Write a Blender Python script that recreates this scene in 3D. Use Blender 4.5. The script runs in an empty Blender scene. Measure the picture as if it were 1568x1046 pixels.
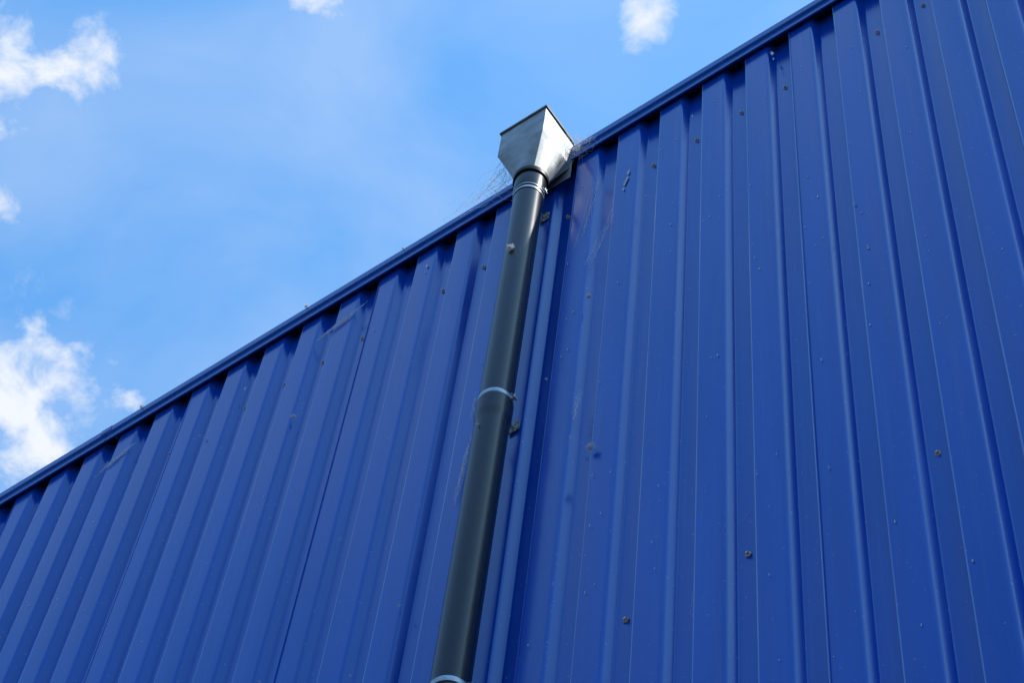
import bpy, bmesh, math, random
from mathutils import Vector, Matrix, noise
random.seed(7)
S = bpy.context.scene
S.view_settings.view_transform='Standard'; S.view_settings.look='None'; S.view_settings.exposure=0

# ---------------------------------------------------------------- helpers
def link(o, parent=None):
    S.collection.objects.link(o)
    if parent: o.parent=parent
    return o
def empty(name):
    e=bpy.data.objects.new(name,None); e.empty_display_size=0.2
    return link(e)
def obj(name, verts, faces, mat, parent=None, smooth=False):
    me=bpy.data.meshes.new(name); me.from_pydata(verts,[],faces); me.update()
    if smooth:
        for p in me.polygons: p.use_smooth=True
    me.materials.append(mat)
    return link(bpy.data.objects.new(name,me),parent)
def from_bm(name,bm,mat,parent=None,smooth=None):
    bmesh.ops.recalc_face_normals(bm,faces=bm.faces)
    me=bpy.data.meshes.new(name); bm.to_mesh(me); bm.free()
    me.materials.append(mat)
    if smooth is not None:
        me.shade_smooth() if hasattr(me,'shade_smooth') else None
        try: me.set_sharp_from_angle(angle=math.radians(smooth))
        except Exception: pass
    return link(bpy.data.objects.new(name,me),parent)
def box(bm,x0,x1,y0,y1,z0,z1,bev=0.0):
    r=bmesh.ops.create_cube(bm,size=1.0)
    vs=r['verts']
    for v in vs:
        v.co=Vector(((x0+x1)/2+v.co.x*(x1-x0),(y0+y1)/2+v.co.y*(y1-y0),(z0+z1)/2+v.co.z*(z1-z0)))
    if bev>0:
        es=list({e for v in vs for e in v.link_edges})
        bmesh.ops.bevel(bm,geom=es,offset=bev,segments=2,affect='EDGES',profile=0.5)
def lathe(bm,cx,cy,prof,n=64,close=False):
    rings=[]
    for r,z in prof:
        rings.append([bm.verts.new((cx+r*math.cos(2*math.pi*i/n),cy+r*math.sin(2*math.pi*i/n),z)) for i in range(n)])
    for a,b in zip(rings,rings[1:]):
        for i in range(n):
            bm.faces.new((a[i],a[(i+1)%n],b[(i+1)%n],b[i]))
    if close:
        a,b=rings[-1],rings[0]
        for i in range(n): bm.faces.new((a[i],a[(i+1)%n],b[(i+1)%n],b[i]))
def rod(bm,p,q,r,n=16):
    p=Vector(p);q=Vector(q);d=q-p
    m=Matrix.Translation((p+q)/2)@d.to_track_quat('Z','Y').to_matrix().to_4x4()
    bmesh.ops.create_cone(bm,cap_ends=True,segments=n,radius1=r,radius2=r,depth=d.length,matrix=m)

def newmat(name):
    m=bpy.data.materials.new(name); m.use_nodes=True
    nt=m.node_tree; b=nt.nodes['Principled BSDF']
    return m,nt,b
def N(nt,t,**k):
    n=nt.nodes.new(t)
    for a,v in k.items(): setattr(n,a,v)
    return n
def noise_mat(name,c1,c2,scale=20,rough=(0.4,0.6),metal=0.0,bump=0.1,bdist=0.002,bscale=60,stretch=(1,1,1),detail=4,lo=.35,hi=.65,spec=.5):
    m,nt,b=newmat(name)
    b.inputs['Specular IOR Level'].default_value=spec
    tc=N(nt,'ShaderNodeTexCoord'); mp=N(nt,'ShaderNodeMapping'); mp.inputs['Scale'].default_value=stretch
    nt.links.new(tc.outputs['Object'],mp.inputs[0])
    n1=N(nt,'ShaderNodeTexNoise'); n1.inputs['Scale'].default_value=scale; n1.inputs['Detail'].default_value=detail
    nt.links.new(mp.outputs[0],n1.inputs['Vector'])
    cr=N(nt,'ShaderNodeValToRGB'); cr.color_ramp.elements[0].position=lo; cr.color_ramp.elements[1].position=hi
    cr.color_ramp.elements[0].color=(*c1,1); cr.color_ramp.elements[1].color=(*c2,1)
    nt.links.new(n1.outputs[0],cr.inputs[0]); nt.links.new(cr.outputs[0],b.inputs['Base Color'])
    mr=N(nt,'ShaderNodeMapRange'); mr.inputs['To Min'].default_value=rough[0]; mr.inputs['To Max'].default_value=rough[1]
    nt.links.new(n1.outputs[0],mr.inputs[0]); nt.links.new(mr.outputs[0],b.inputs['Roughness'])
    b.inputs['Metallic'].default_value=metal
    if bump>0:
        n2=N(nt,'ShaderNodeTexNoise'); n2.inputs['Scale'].default_value=bscale; n2.inputs['Detail'].default_value=2
        nt.links.new(mp.outputs[0],n2.inputs['Vector'])
        bp=N(nt,'ShaderNodeBump'); bp.inputs['Strength'].default_value=bump; bp.inputs['Distance'].default_value=bdist
        nt.links.new(n2.outputs[0],bp.inputs['Height']); nt.links.new(bp.outputs[0],b.inputs['Normal'])
    return m

# ---------------------------------------------------------------- materials
def blue_paint(name,base,base2,rough,spec,glint=False):
    m,nt,b=newmat(name)
    b.inputs['Specular IOR Level'].default_value=spec
    b.inputs['Specular Tint'].default_value=(.42,.88,1,1)
    L=nt.links.new
    tc=N(nt,'ShaderNodeTexCoord')
    mp=N(nt,'ShaderNodeMapping'); mp.inputs['Scale'].default_value=(6,6,0.5)
    L(tc.outputs['Object'],mp.inputs[0])
    n1=N(nt,'ShaderNodeTexNoise'); n1.inputs['Scale'].default_value=1.6; n1.inputs['Detail'].default_value=6
    L(mp.outputs[0],n1.inputs['Vector'])
    cr=N(nt,'ShaderNodeValToRGB'); cr.color_ramp.elements[0].position=.3; cr.color_ramp.elements[1].position=.7
    cr.color_ramp.elements[0].color=(*base,1); cr.color_ramp.elements[1].color=(*base2,1)
    L(n1.outputs[0],cr.inputs[0])
    mp2=N(nt,'ShaderNodeMapping'); mp2.inputs['Scale'].default_value=(42,42,.9)
    L(tc.outputs['Object'],mp2.inputs[0])
    n3=N(nt,'ShaderNodeTexNoise'); n3.inputs['Scale'].default_value=1; n3.inputs['Detail'].default_value=4
    L(mp2.outputs[0],n3.inputs['Vector'])
    st=N(nt,'ShaderNodeMapRange'); st.inputs['From Min'].default_value=.56; st.inputs['From Max'].default_value=.78; st.inputs['To Max'].default_value=.20
    L(n3.outputs[0],st.inputs[0])
    m1=N(nt,'ShaderNodeMixRGB'); m1.inputs[2].default_value=(.07,.16,.40,1)
    L(st.outputs[0],m1.inputs[0]); L(cr.outputs[0],m1.inputs[1])
    n2=N(nt,'ShaderNodeTexNoise'); n2.inputs['Scale'].default_value=60; n2.inputs['Detail'].default_value=3
    L(tc.outputs['Object'],n2.inputs['Vector'])
    sp=N(nt,'ShaderNodeMapRange'); sp.inputs['From Min'].default_value=.685; sp.inputs['From Max'].default_value=.72; sp.inputs['To Max'].default_value=.40
    L(n2.outputs[0],sp.inputs[0])
    mx=N(nt,'ShaderNodeMixRGB'); mx.inputs[2].default_value=(.26,.36,.50,1)
    L(sp.outputs[0],mx.inputs[0]); L(m1.outputs[0],mx.inputs[1])
    last=mx
    if glint:
        at=N(nt,'ShaderNodeAttribute',attribute_name='fold_glint')
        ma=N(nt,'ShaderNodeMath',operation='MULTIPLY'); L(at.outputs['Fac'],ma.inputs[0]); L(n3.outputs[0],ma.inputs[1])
        mw=N(nt,'ShaderNodeMixRGB'); mw.inputs[2].default_value=(.18,.36,.68,1)  # lighter blue mixed into the base colour as a painted highlight along folds
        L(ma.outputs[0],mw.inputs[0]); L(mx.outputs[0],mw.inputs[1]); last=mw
    L(last.outputs[0],b.inputs['Base Color'])
    mr=N(nt,'ShaderNodeMapRange'); mr.inputs['From Min'].default_value=.3; mr.inputs['From Max'].default_value=.7
    mr.inputs['To Min'].default_value=rough-.04; mr.inputs['To Max'].default_value=rough+.06
    L(n1.outputs[0],mr.inputs[0]); L(mr.outputs[0],b.inputs['Roughness'])
    return m
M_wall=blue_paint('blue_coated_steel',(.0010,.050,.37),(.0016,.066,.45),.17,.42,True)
M_flash=blue_paint('blue_flashing_paint',(.003,.066,.35),(.005,.082,.41),.26,.42)
M_black=noise_mat('black_foam',(.003,.003,.004),(.008,.008,.01),rough=(.9,1),bump=0)
M_pipe=noise_mat('anthracite_plastic',(.0025,.0045,.0080),(.0045,.0070,.0115),scale=8,rough=(.24,.32),bump=0,stretch=(3,3,.4),spec=.27)
M_coll=noise_mat('black_collar',(.004,.005,.006),(.008,.009,.011),scale=12,rough=(.35,.5),bump=0,spec=.2)
M_zinc=noise_mat('weathered_zinc',(.22,.235,.225),(.36,.375,.365),scale=14,rough=(.38,.50),metal=.6,bump=.15,detail=8,spec=.3)
M_zincd=noise_mat('zinc_rim',(.05,.045,.035),(.16,.155,.14),scale=40,rough=(.5,.7),metal=.2,bump=.2)
M_clamp=noise_mat('galvanised_band',(.30,.35,.38),(.46,.50,.53),scale=40,rough=(.3,.45),metal=.6,bump=0)
M_screw=noise_mat('screw_steel',(.30,.25,.17),(.60,.53,.40),scale=150,rough=(.4,.6),metal=.25,bump=0)
M_plate=noise_mat('mount_plate_zinc',(.14,.145,.10),(.52,.52,.42),scale=90,rough=(.5,.7),metal=.2,lo=.42,hi=.58,bump=0)
M_drop=noise_mat('bird_dropping',(.35,.36,.36),(.65,.66,.66),scale=90,rough=(.7,.9),bump=0)
M_roof=noise_mat('roof_grey',(.2,.21,.22),(.28,.29,.3),scale=3,rough=(.5,.7))
M_ground=noise_mat('asphalt_yard',(.065,.072,.082),(.10,.108,.12),scale=.6,rough=(.85,.95),bump=.4,bdist=.01,bscale=20,detail=8)
M_grass=noise_mat('grass_field',(.030,.05,.018),(.06,.09,.03),scale=.3,rough=(.9,1),bump=.6,bdist=.05,bscale=8,detail=8)
M_web=bpy.data.materials.new('cobweb_silk'); M_web.use_nodes=True
nt=M_web.node_tree; nt.nodes.clear()
o_=N(nt,'ShaderNodeOutputMaterial'); a_=N(nt,'ShaderNodeAddShader'); d_=N(nt,'ShaderNodeBsdfDiffuse'); t_=N(nt,'ShaderNodeBsdfTranslucent')
n_=N(nt,'ShaderNodeTexNoise'); n_.inputs['Scale'].default_value=60
c_=N(nt,'ShaderNodeValToRGB'); c_.color_ramp.elements[0].color=(.40,.41,.42,1); c_.color_ramp.elements[1].color=(.5,.5,.5,1)
nt.links.new(n_.outputs[0],c_.inputs[0]); nt.links.new(c_.outputs[0],d_.inputs[0]); nt.links.new(c_.outputs[0],t_.inputs[0])
nt.links.new(d_.outputs[0],a_.inputs[0]); nt.links.new(t_.outputs[0],a_.inputs[1]); nt.links.new(a_.outputs[0],o_.inputs[0])

# ---------------------------------------------------------------- warehouse
X0,X1=-16.0,7.0
PITCH=.207; T0=-5.583
DEP=.035
bld=empty('blue_metal_warehouse')

def arc_corner(p0,p1,p2,r,n):
    p0=Vector(p0);p1=Vector(p1);p2=Vector(p2)
    d0=(p0-p1).normalized(); d1=(p2-p1).normalized()
    a=p1+d0*r; b=p1+d1*r
    return [(1-i/n)**2*a+2*(i/n)*(1-i/n)*p1+(i/n)**2*b for i in range(n+1)]
k0=math.floor((X0-T0)/PITCH)+1; k1=math.floor((X1-T0)/PITCH)-1
pts=[(X0,0)]
for k in range(k0,k1+1):
    c=T0+k*PITCH
    pts+= [(c+.032,0),(c+.043,-DEP),(c+PITCH-.058,-DEP),(c+PITCH-.034,0)]
pts.append((X1,0))
prof=[Vector(pts[0])]; glint=[0.0]
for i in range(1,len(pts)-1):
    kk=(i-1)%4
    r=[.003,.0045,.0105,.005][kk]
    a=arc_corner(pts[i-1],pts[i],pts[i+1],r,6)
    prof+=a; glint+=[1.0 if kk==1 else 0.0]*len(a)  # left crown bends carry the painted edge highlight
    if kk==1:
        prof.append(Vector((a[-1].x+.0018,-DEP))); glint.append(0.0)
prof.append(Vector(pts[-1])); glint.append(0.0)
zs=[0.0,1.5,3.0]+[4.0+.25*i for i in range(31)]+[11.56]
zs=sorted(set(round(z,3) for z in zs if z<=11.56))
verts=[];faces=[];wv=[]
for z in zs:
    for p,wr in zip(prof,glint):
        w=noise.noise(Vector((p.x*2.3,z*.55,3.1)))*.0018+noise.noise(Vector((p.x*.5,z*.3,9.1)))*.003
        verts.append((p.x+noise.noise(Vector((p.x*4,z*.4,1)))*.0014,p.y+w,z)); wv.append(wr)
n=len(prof)
for j in range(len(zs)-1):
    for i in range(n-1):
        faces.append((j*n+i,j*n+i+1,(j+1)*n+i+1,(j+1)*n+i))
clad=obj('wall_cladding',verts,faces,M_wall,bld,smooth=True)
at=clad.data.attributes.new('fold_glint','FLOAT','POINT'); at.data.foreach_set('value',wv)
bm=bmesh.new()
for k in range(k0,k1+1):
    if k%5==3:
        c=T0+k*PITCH
        box(bm,c+.0510,c+.0518,-DEP-.0035,-DEP+.001,0,11.555)
from_bm('sheet_lap_edge',bm,M_wall,bld)
bm=bmesh.new(); box(bm,X0,X1,.012,.03,11.3,11.66)
from_bm('foam_closer',bm,M_black,bld)
fp=[(.05,11.662),(-.052,11.650),(-.060,11.646),(-.062,11.640),(-.062,11.596),(-.060,11.590),(-.0525,11.586),(-.0515,11.580),
    (-.0515,11.535),(-.058,11.524),(-.0575,11.520),(-.049,11.5225),(-.0475,11.53),(-.0475,11.64),(.05,11.652)]
def sweep(name,fp,xa,xb,mat,step=.5,wob=.0016):
    verts=[];faces=[];m=len(fp); nx=max(1,int((xb-xa)/step))
    for i in range(nx+1):
        x=xa+(xb-xa)*i/nx
        for y,z in fp:
            verts.append((x,y+noise.noise(Vector((x*.9,1,2)))*wob*.6,z+noise.noise(Vector((x*.7,5,2)))*wob))
    for i in range(nx):
        for j in range(m):
            faces.append((i*m+j,i*m+(j+1)%m,(i+1)*m+(j+1)%m,(i+1)*m+j))
    faces.append(tuple(range(m))); faces.append(tuple(nx*m+j for j in reversed(range(m))))
    return obj(name,verts,faces,mat,bld)
segs=[X0,-13.5,-11,-8.1,-5.42,-2.97,-.2,2.4,5,X1]
for a,b in zip(segs,segs[1:]):
    sweep('eave_flashing',fp,a+.0015,b-.0015,M_flash)
bm=bmesh.new()
for x in segs[1:-1]:
    box(bm,x-.03,x+.03,-.0640,-.0625,11.600,11.640)
from_bm('flashing_lap',bm,M_flash,bld)
bm=bmesh.new()
box(bm,X0+.02,X1-.02,.05,.2,0,11.64)
box(bm,X0+.02,X0+.17,.2,24,0,11.64); box(bm,X1-.17,X1-.02,.2,24,0,11.64); box(bm,X0+.02,X1-.02,24,24.15,0,11.64)
from_bm('side_and_back_walls',bm,M_wall,bld)
obj('pitched_roof',[(X0,.052,11.66),(X1,.052,11.66),(X1,12,12.0),(X0,12,12.0),(X1,24.2,11.66),(X0,24.2,11.66)],
    [(0,1,2,3),(3,2,4,5)],M_roof,bld)
bm=bmesh.new(); box(bm,X0-.02,X1+.02,-.06,.05,0,.35)
from_bm('concrete_plinth',bm,M_ground,bld)

bm=bmesh.new()
def screw(x,z,y=0.0):
    m=Matrix.Translation((x,y-.002,z))@Matrix.Rotation(math.pi/2,4,'X')
    bmesh.ops.create_cone(bm,cap_ends=True,segments=20,radius1=.0112,radius2=.0090,depth=.004,matrix=m)
    m=Matrix.Translation((x,y-.007,z))@Matrix.Rotation(math.pi/2,4,'X')@Matrix.Rotation(random.random(),4,'Z')
    bmesh.ops.create_cone(bm,cap_ends=True,segments=6,radius1=.0062,radius2=.0055,depth=.007,matrix=m)
skip={4,9,12,14,19}
for k in range(k0,k1):
    if k%5==4 or k in skip: continue
    screw(T0+k*PITCH+random.uniform(-.003,.003),11.078+random.uniform(-.006,.006))
for z in (7.829,4.6,1.4):
    for k in range(k0,k1):
        if k%5 in (0,2): screw(T0+k*PITCH+random.uniform(-.003,.003),z+random.uniform(-.004,.004))
from_bm('cladding_screws',bm,M_screw,bld)

# ---------------------------------------------------------------- downpipe
PX,PY=-2.985,-.150
dp=empty('black_downpipe')
bm=bmesh.new()
R=.0605
lathe(bm,PX,PY,[(R,9.30),(R,11.28)])
lathe(bm,PX,PY,[(R,.3),(R,9.19),(.0612,9.22),(.0645,9.25),(.0650,9.26),(.0650,9.345),(.0655,9.352),(.064,9.357),(.060,9.357)])
lathe(bm,PX,PY,[(R,11.105),(.0655,11.125),(.0665,11.13),(.0665,11.235)])
from_bm('pipe_tube',bm,M_pipe,dp,smooth=35)
bm=bmesh.new()
lathe(bm,PX,PY,[(.060,11.232),(.0735,11.232),(.0750,11.236),(.0750,11.262),(.0735,11.266),(.060,11.266)],close=True)
from_bm('socket_collar',bm,M_coll,dp,smooth=35)
def clamp(z,r,double=False):
    bm=bmesh.new()
    def band(z,h):
        lathe(bm,PX,PY,[(r-.001,z-h),(r+.0028,z-h),(r+.0036,z-h*.7),(r+.0036,z+h*.7),(r+.0028,z+h),(r-.001,z+h)],close=True)
    if double: band(z-.020,.008); band(z+.016,.008)
    else: band(z,.012)
    for s in (1,-1):
        xa=PX+s*(r+.001); xb=PX+s*(r+.020)
        for yy in (PY+.004,PY+.012):
            box(bm,min(xa,xb),max(xa,xb),yy,yy+.003,z-.011,z+.011,.0008)
        rod(bm,(PX+s*(r+.012),PY-.006,z),(PX+s*(r+.012),PY+.026,z),.0035,6)
    rod(bm,(PX,PY+r,z),(PX,-DEP-.004,z),.005)
    from_bm('pipe_clamp',bm,M_clamp,dp,smooth=35)
    bm=bmesh.new()
    box(bm,PX-.024,PX+.026,-DEP-.0075,-DEP-.0035,z-.030,z+.032,.001)
    for dx,dz in ((-.014,-.02),(.016,-.02),(-.014,.022),(.016,.022)):
        rod(bm,(PX+dx,-DEP-.012,z+dz),(PX+dx,-DEP-.006,z+dz),.004,6)
    from_bm('wall_plate',bm,M_plate,dp)
clamp(11.105,.0605,True)
for z in (9.372,7.65,5.92,4.19,2.46): clamp(z,.0605)

# ---------------------------------------------------------------- hopper
hp=empty('zinc_rain_hopper')
hx0,hx1,hy0,hy1=-3.098,-2.868,-.256,-.052
zr,zb,zo=11.70,11.455,11.265
bm=bmesh.new()
def sqring(x0,x1,y0,y1,z,m=8):
    P=[]
    c=[(x0,y0),(x1,y0),(x1,y1),(x0,y1)]
    for a in range(4):
        for i in range(m):
            t=i/m; p=c[a];q=c[(a+1)%4]
            P.append(bm.verts.new((p[0]+(q[0]-p[0])*t,p[1]+(q[1]-p[1])*t,z)))
    return P
def circ(r,z,m=8):
    base=math.radians(225)
    return [bm.verts.new((PX+r*math.cos(base+2*math.pi*i/(4*m)),PY+r*math.sin(base+2*math.pi*i/(4*m)),z)) for i in range(4*m)]
def bridge(a,b):
    for i in range(len(a)): bm.faces.new((a[i],a[(i+1)%len(a)],b[(i+1)%len(a)],b[i]))
t=.0025
r1=sqring(hx0,hx1,hy0,hy1,zr); r2=sqring(hx0,hx1,hy0,hy1,zb); r3=circ(.0665,zo+.012); r4=circ(.0665,zo-.01)
bridge(r1,r2); bridge(r2,r3); bridge(r3,r4)
i1=sqring(hx0+t,hx1-t,hy0+t,hy1-t,zr); i2=sqring(hx0+t,hx1-t,hy0+t,hy1-t,zb); i3=circ(.064,zo+.012)
bridge(i1,r1); bridge(i2,i1); bridge(i3,i2)
from_bm('hopper_body',bm,M_zinc,hp,smooth=18)
bm=bmesh.new()
e=.007
box(bm,hx0-e,hx1+e,hy0-e,hy0-.0005,zr-.012,zr+.004,.0015)
box(bm,hx0-e,hx0-.0005,hy0+.0005,hy1,zr-.012,zr+.004,.0015)
box(bm,hx1+.0005,hx1+e,hy0+.0005,hy1,zr-.012,zr+.004,.0015)
from_bm('hopper_rim',bm,M_zincd,hp)
bm=bmesh.new()
box(bm,hx0+.004,hx1+.006,hy1-.0015,hy1+.0005,11.345,zr-.002)
from_bm('hopper_back_plate',bm,M_zinc,hp)

# ---------------------------------------------------------------- cobwebs, fluff, droppings
def strands(name,lines,r,parent=None):
    cu=bpy.data.curves.new(name,'CURVE'); cu.dimensions='3D'; cu.bevel_depth=r; cu.bevel_resolution=0
    for L in lines:
        sp=cu.splines.new('POLY'); sp.points.add(len(L)-1)
        for p,c in zip(sp.points,L): p.co=(*c,1)
    cu.materials.append(M_web)
    return link(bpy.data.objects.new(name,cu),parent)
def strand(a,b,sag,jit,n=10):
    a=Vector(a);b=Vector(b);L=[]
    for i in range(n+1):
        t=i/n; p=a.lerp(b,t); p.z-=sag*4*t*(1-t)
        p+=Vector([random.gauss(0,jit) for _ in range(3)]); L.append(p)
    return L
lines=[]
hub=[]
for i in range(42):
    a=(random.uniform(-3.11,-3.05),random.uniform(-.24,-.08),random.uniform(11.33,11.62))
    b=(-3.12-abs(random.gauss(.20,.12)),random.uniform(-.12,-.04),11.655+random.uniform(-.02,.02))
    l=strand(a,b,random.uniform(-.03,.04),.006); lines.append(l); hub.append(l)
for i in range(150):
    l1=random.choice(hub); l2=random.choice(hub); k=random.randint(2,9)
    a=l1[k]; b=l2[min(10,max(0,k+random.randint(-1,1)))]
    if (a-b).length<.09: lines.append(strand(a,b,0,.003,4))
for i in range(38):
    a=(random.uniform(-2.88,-2.80),random.uniform(-.12,-.05),random.uniform(11.45,11.70))
    b=(random.uniform(-2.86,-2.70),random.uniform(-.08,-.06),random.uniform(11.48,11.67))
    lines.append(strand(a,b,random.uniform(-.01,.03),.008))
strands('cobweb',lines,.00034)
def streak(p,q,wid,n):
    out=[]
    p=Vector(p);q=Vector(q)
    for i in range(n):
        o=Vector((random.gauss(0,wid),-abs(random.gauss(0,.002)),random.gauss(0,wid*2.5)))
        s=random.uniform(0,.5); f=random.uniform(s+.15,1)
        out.append(strand(p.lerp(q,s)+o,p.lerp(q,f)+o*.7,.003,.0025,8))
    return out
Y=-.042
lines=[]
lines+=streak((-4.17,Y,11.24),(-3.90,Y,11.34),.006,24)
lines+=streak((-5.40,Y,11.22),(-5.19,Y,11.33),.006,20)
lines+=streak((-3.20,Y,9.02),(-3.17,Y,9.55),.004,14)
lines+=streak((-3.19,Y,9.6),(-3.185,Y,9.85),.003,8)
lines+=streak((-2.72,Y,9.16),(-2.70,Y,9.36),.006,10)
lines+=streak((-2.74,Y,10.35),(-2.63,Y,10.75),.012,8)
lines+=streak((-2.24,-.006,7.62),(-2.21,-.006,8.15),.008,14)
lines+=streak((-2.78,Y,10.6),(-2.72,Y,11.2),.012,8)
strands('wall_web',lines,.00048)
def fluff(c,r,n):
    out=[]
    for i in range(n):
        d=Vector([random.gauss(0,1) for _ in range(3)]).normalized()
        e=Vector([random.gauss(0,1) for _ in range(3)]).normalized()
        a=Vector(c)+d*r*random.random()*.5; b=Vector(c)+e*r*random.uniform(.4,1)
        a.y=min(a.y,c[1]+.004);b.y=min(b.y,c[1]+.004)
        out.append(strand(a,b,0,r*.08,4))
    return out
lines=[]
for c,r,nn in [((-2.626,-.05,8.89),.020,100),((-2.70,-.05,10.07),.015,70),((-4.17,-.045,10.58),.015,60),((-2.975,-.218,10.50),.021,120),
             ((-4.28,-.066,11.650),.014,50),((-5.217,-.066,11.645),.016,50),((-3.75,-.066,11.645),.010,30),((-2.99,-.218,9.14),.008,24),
             ((-2.86,-.045,9.60),.008,18),((-3.36,-.045,8.55),.009,20),((-2.2,-.01,8.0),.014,30),((-2.72,-.045,9.05),.008,20),
             ((-4.7,-.045,10.9),.008,16),((-1.6,-.045,9.6),.008,14),((-2.47,-.045,10.7),.009,16)]:
    lines+=fluff(c,r,nn)
strands('airborne_fluff',lines,.0006)
bm=bmesh.new()
def splat(x,z,w,h,y=-.0390,ang=0):
    m=14; vs=[]
    for i in range(m):
        a=2*math.pi*i/m; rr=random.uniform(.55,1.1)
        u,v=w*rr*math.cos(a),h*rr*math.sin(a)
        vs.append(bm.verts.new((x+u*math.cos(ang)-v*math.sin(ang),y+random.uniform(-.0008,.0002),z+u*math.sin(ang)+v*math.cos(ang))))
    bm.faces.new(vs)
splat(-2.58,10.99,.010,.042,ang=-.25); splat(-2.572,11.06,.007,.024); splat(-2.59,10.92,.005,.016)
splat(-1.89,11.41,.008,.032,ang=.2); splat(-1.885,11.34,.004,.014); splat(-3.607,11.355,.007,.018); splat(-3.61,11.30,.004,.010)
splat(-4.55,11.2,.005,.016); splat(-2.27,11.25,.004,.014)
for i in range(120):
    k=random.choice([random.randint(0,24),random.randint(12,20)]); c=T0+k*PITCH
    splat(c+random.uniform(.056,.138),random.uniform(6.5,11.4),random.uniform(.0012,.0035),random.uniform(.003,.010))
from_bm('bird_droppings',bm,M_drop,bld)

# ---------------------------------------------------------------- ground
obj('ground',[(-3000,-3000,-.004),(3000,-3000,-.004),(3000,3000,-.004),(-3000,3000,-.004)],[(0,1,2,3)],M_grass)
obj('asphalt_yard',[(-60,-45,0),(50,-45,0),(50,40,0),(-60,40,0)],[(0,1,2,3)],M_ground)

# ---------------------------------------------------------------- light
sd=Vector((.62,.085,.78)).normalized()
el=math.asin(sd.z); rot=math.atan2(sd.x,sd.y)
sun=bpy.data.lights.new('sun','SUN'); sun.energy=5; sun.angle=math.radians(.5); sun.color=(1,.96,.9)
so=link(bpy.data.objects.new('sun',sun)); so.rotation_euler=sd.to_track_quat('Z','Y').to_euler(); so.location=(10,3,30)

W=bpy.data.worlds.new('World'); S.world=W; W.use_nodes=True
nt=W.node_tree; L=nt.links.new
bg=nt.nodes['Background']; bg.inputs[1].default_value=.15
sky=N(nt,'ShaderNodeTexSky',sky_type='NISHITA'); sky.sun_disc=False; sky.sun_elevation=el; sky.sun_rotation=rot
sky.air_density=1.0; sky.dust_density=.5; sky.ozone_density=1.5; sky.altitude=100
tc=N(nt,'ShaderNodeTexCoord'); sx=N(nt,'ShaderNodeSeparateXYZ'); L(tc.outputs['Generated'],sx.inputs[0])
def M(op,a,b=None,clamp=False):
    n=N(nt,'ShaderNodeMath',operation=op); n.use_clamp=clamp
    for i,v in enumerate((a,b)):
        if v is None: continue
        if isinstance(v,(int,float)): n.inputs[i].default_value=v
        else: L(v,n.inputs[i])
    return n.outputs[0]
gz=N(nt,'ShaderNodeMapRange',interpolation_type='SMOOTHSTEP'); L(sx.outputs[2],gz.inputs[0]); gz.inputs['From Min'].default_value=.25; gz.inputs['From Max'].default_value=.85
gc=N(nt,'ShaderNodeMixRGB'); L(gz.outputs[0],gc.inputs[0]); gc.inputs[1].default_value=(.55,.75,1.0,1); gc.inputs[2].default_value=(1.32,2.25,2.6,1)
gm=N(nt,'ShaderNodeMixRGB',blend_type='MULTIPLY'); gm.inputs[0].default_value=1; L(sky.outputs[0],gm.inputs[1]); L(gc.outputs[0],gm.inputs[2])
zc=M('MAXIMUM',sx.outputs[2],.04)
px=M('DIVIDE',sx.outputs[0],zc); py=M('DIVIDE',sx.outputs[1],zc)
cv=N(nt,'ShaderNodeCombineXYZ'); L(px,cv.inputs[0]); L(py,cv.inputs[1])
n1=N(nt,'ShaderNodeTexNoise'); n1.inputs['Scale'].default_value=34; n1.inputs['Detail'].default_value=8; n1.inputs['Roughness'].default_value=.58; n1.inputs['Distortion'].default_value=.3
L(cv.outputs[0],n1.inputs['Vector'])
mask=None
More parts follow.
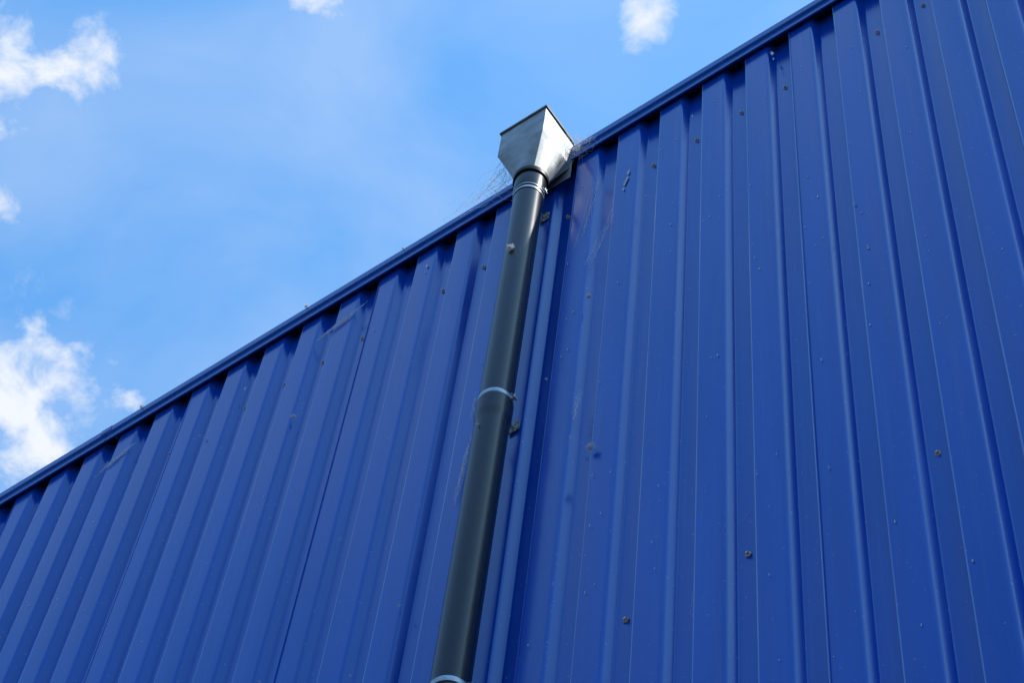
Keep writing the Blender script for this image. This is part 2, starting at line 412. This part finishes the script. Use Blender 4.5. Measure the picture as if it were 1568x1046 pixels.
for (bx,by,r,w) in [(-.562,.302,.078,1.0),(-.572,.316,.062,.95),(-.540,.280,.034,.8),(-.464,.170,.044,.95),(-.437,.177,.036,.92),(-.482,.192,.040,.66),(-.228,.292,.028,.80),(-.334,.213,.022,.74),
                  (-.503,.217,.030,.30),(-1.1,-.7,.3,.9)]:
    dx=M('SUBTRACT',px,bx); dy=M('SUBTRACT',py,by)
    d=M('SQRT',M('ADD',M('MULTIPLY',dx,dx),M('MULTIPLY',dy,dy)))
    m=M('MULTIPLY',M('SUBTRACT',1.0,M('DIVIDE',d,r),True),w)
    mask=m if mask is None else M('MAXIMUM',mask,m)
v=M('ADD',M('MULTIPLY',M('SUBTRACT',n1.outputs[0],.5),3.6),M('SUBTRACT',M('MULTIPLY',mask,1.6),.58))
mr=N(nt,'ShaderNodeMapRange',interpolation_type='SMOOTHSTEP'); L(v,mr.inputs[0]); mr.inputs['From Min'].default_value=-.15; mr.inputs['From Max'].default_value=1.15
dens=M('MULTIPLY',mr.outputs[0],M('MULTIPLY',mask,5.0,True))
n2=N(nt,'ShaderNodeTexNoise'); n2.inputs['Scale'].default_value=7; n2.inputs['Detail'].default_value=5; n2.inputs['Distortion'].default_value=.6
L(cv.outputs[0],n2.inputs['Vector'])
hz=N(nt,'ShaderNodeMapRange'); L(n2.outputs[0],hz.inputs[0]); hz.inputs['From Min'].default_value=.38; hz.inputs['From Max'].default_value=.68; hz.inputs['To Min'].default_value=.0; hz.inputs['To Max'].default_value=.22
tot=M('MAXIMUM',dens,hz.outputs[0])
mx=N(nt,'ShaderNodeMixRGB'); L(tot,mx.inputs[0]); L(gm.outputs[0],mx.inputs[1]); mx.inputs[2].default_value=(6.0,6.3,6.8,1)
L(mx.outputs[0],bg.inputs[0])

# ---------------------------------------------------------------- camera
up=Vector((323,2073,-3950)).normalized()
rt=-Vector((-10190,-5939,-3950)); rt=(rt-up*rt.dot(up)).normalized()
yy=up.cross(rt)
Rm=Matrix((rt,yy,up))
cd=bpy.data.cameras.new('camera'); cd.sensor_width=36; cd.lens=3950/1568*36; cd.clip_start=.05; cd.clip_end=10000
co=link(bpy.data.objects.new('camera',cd))
co.matrix_world=Matrix.Translation((0,-3.36,1.6))@Rm.to_4x4()
S.camera=co
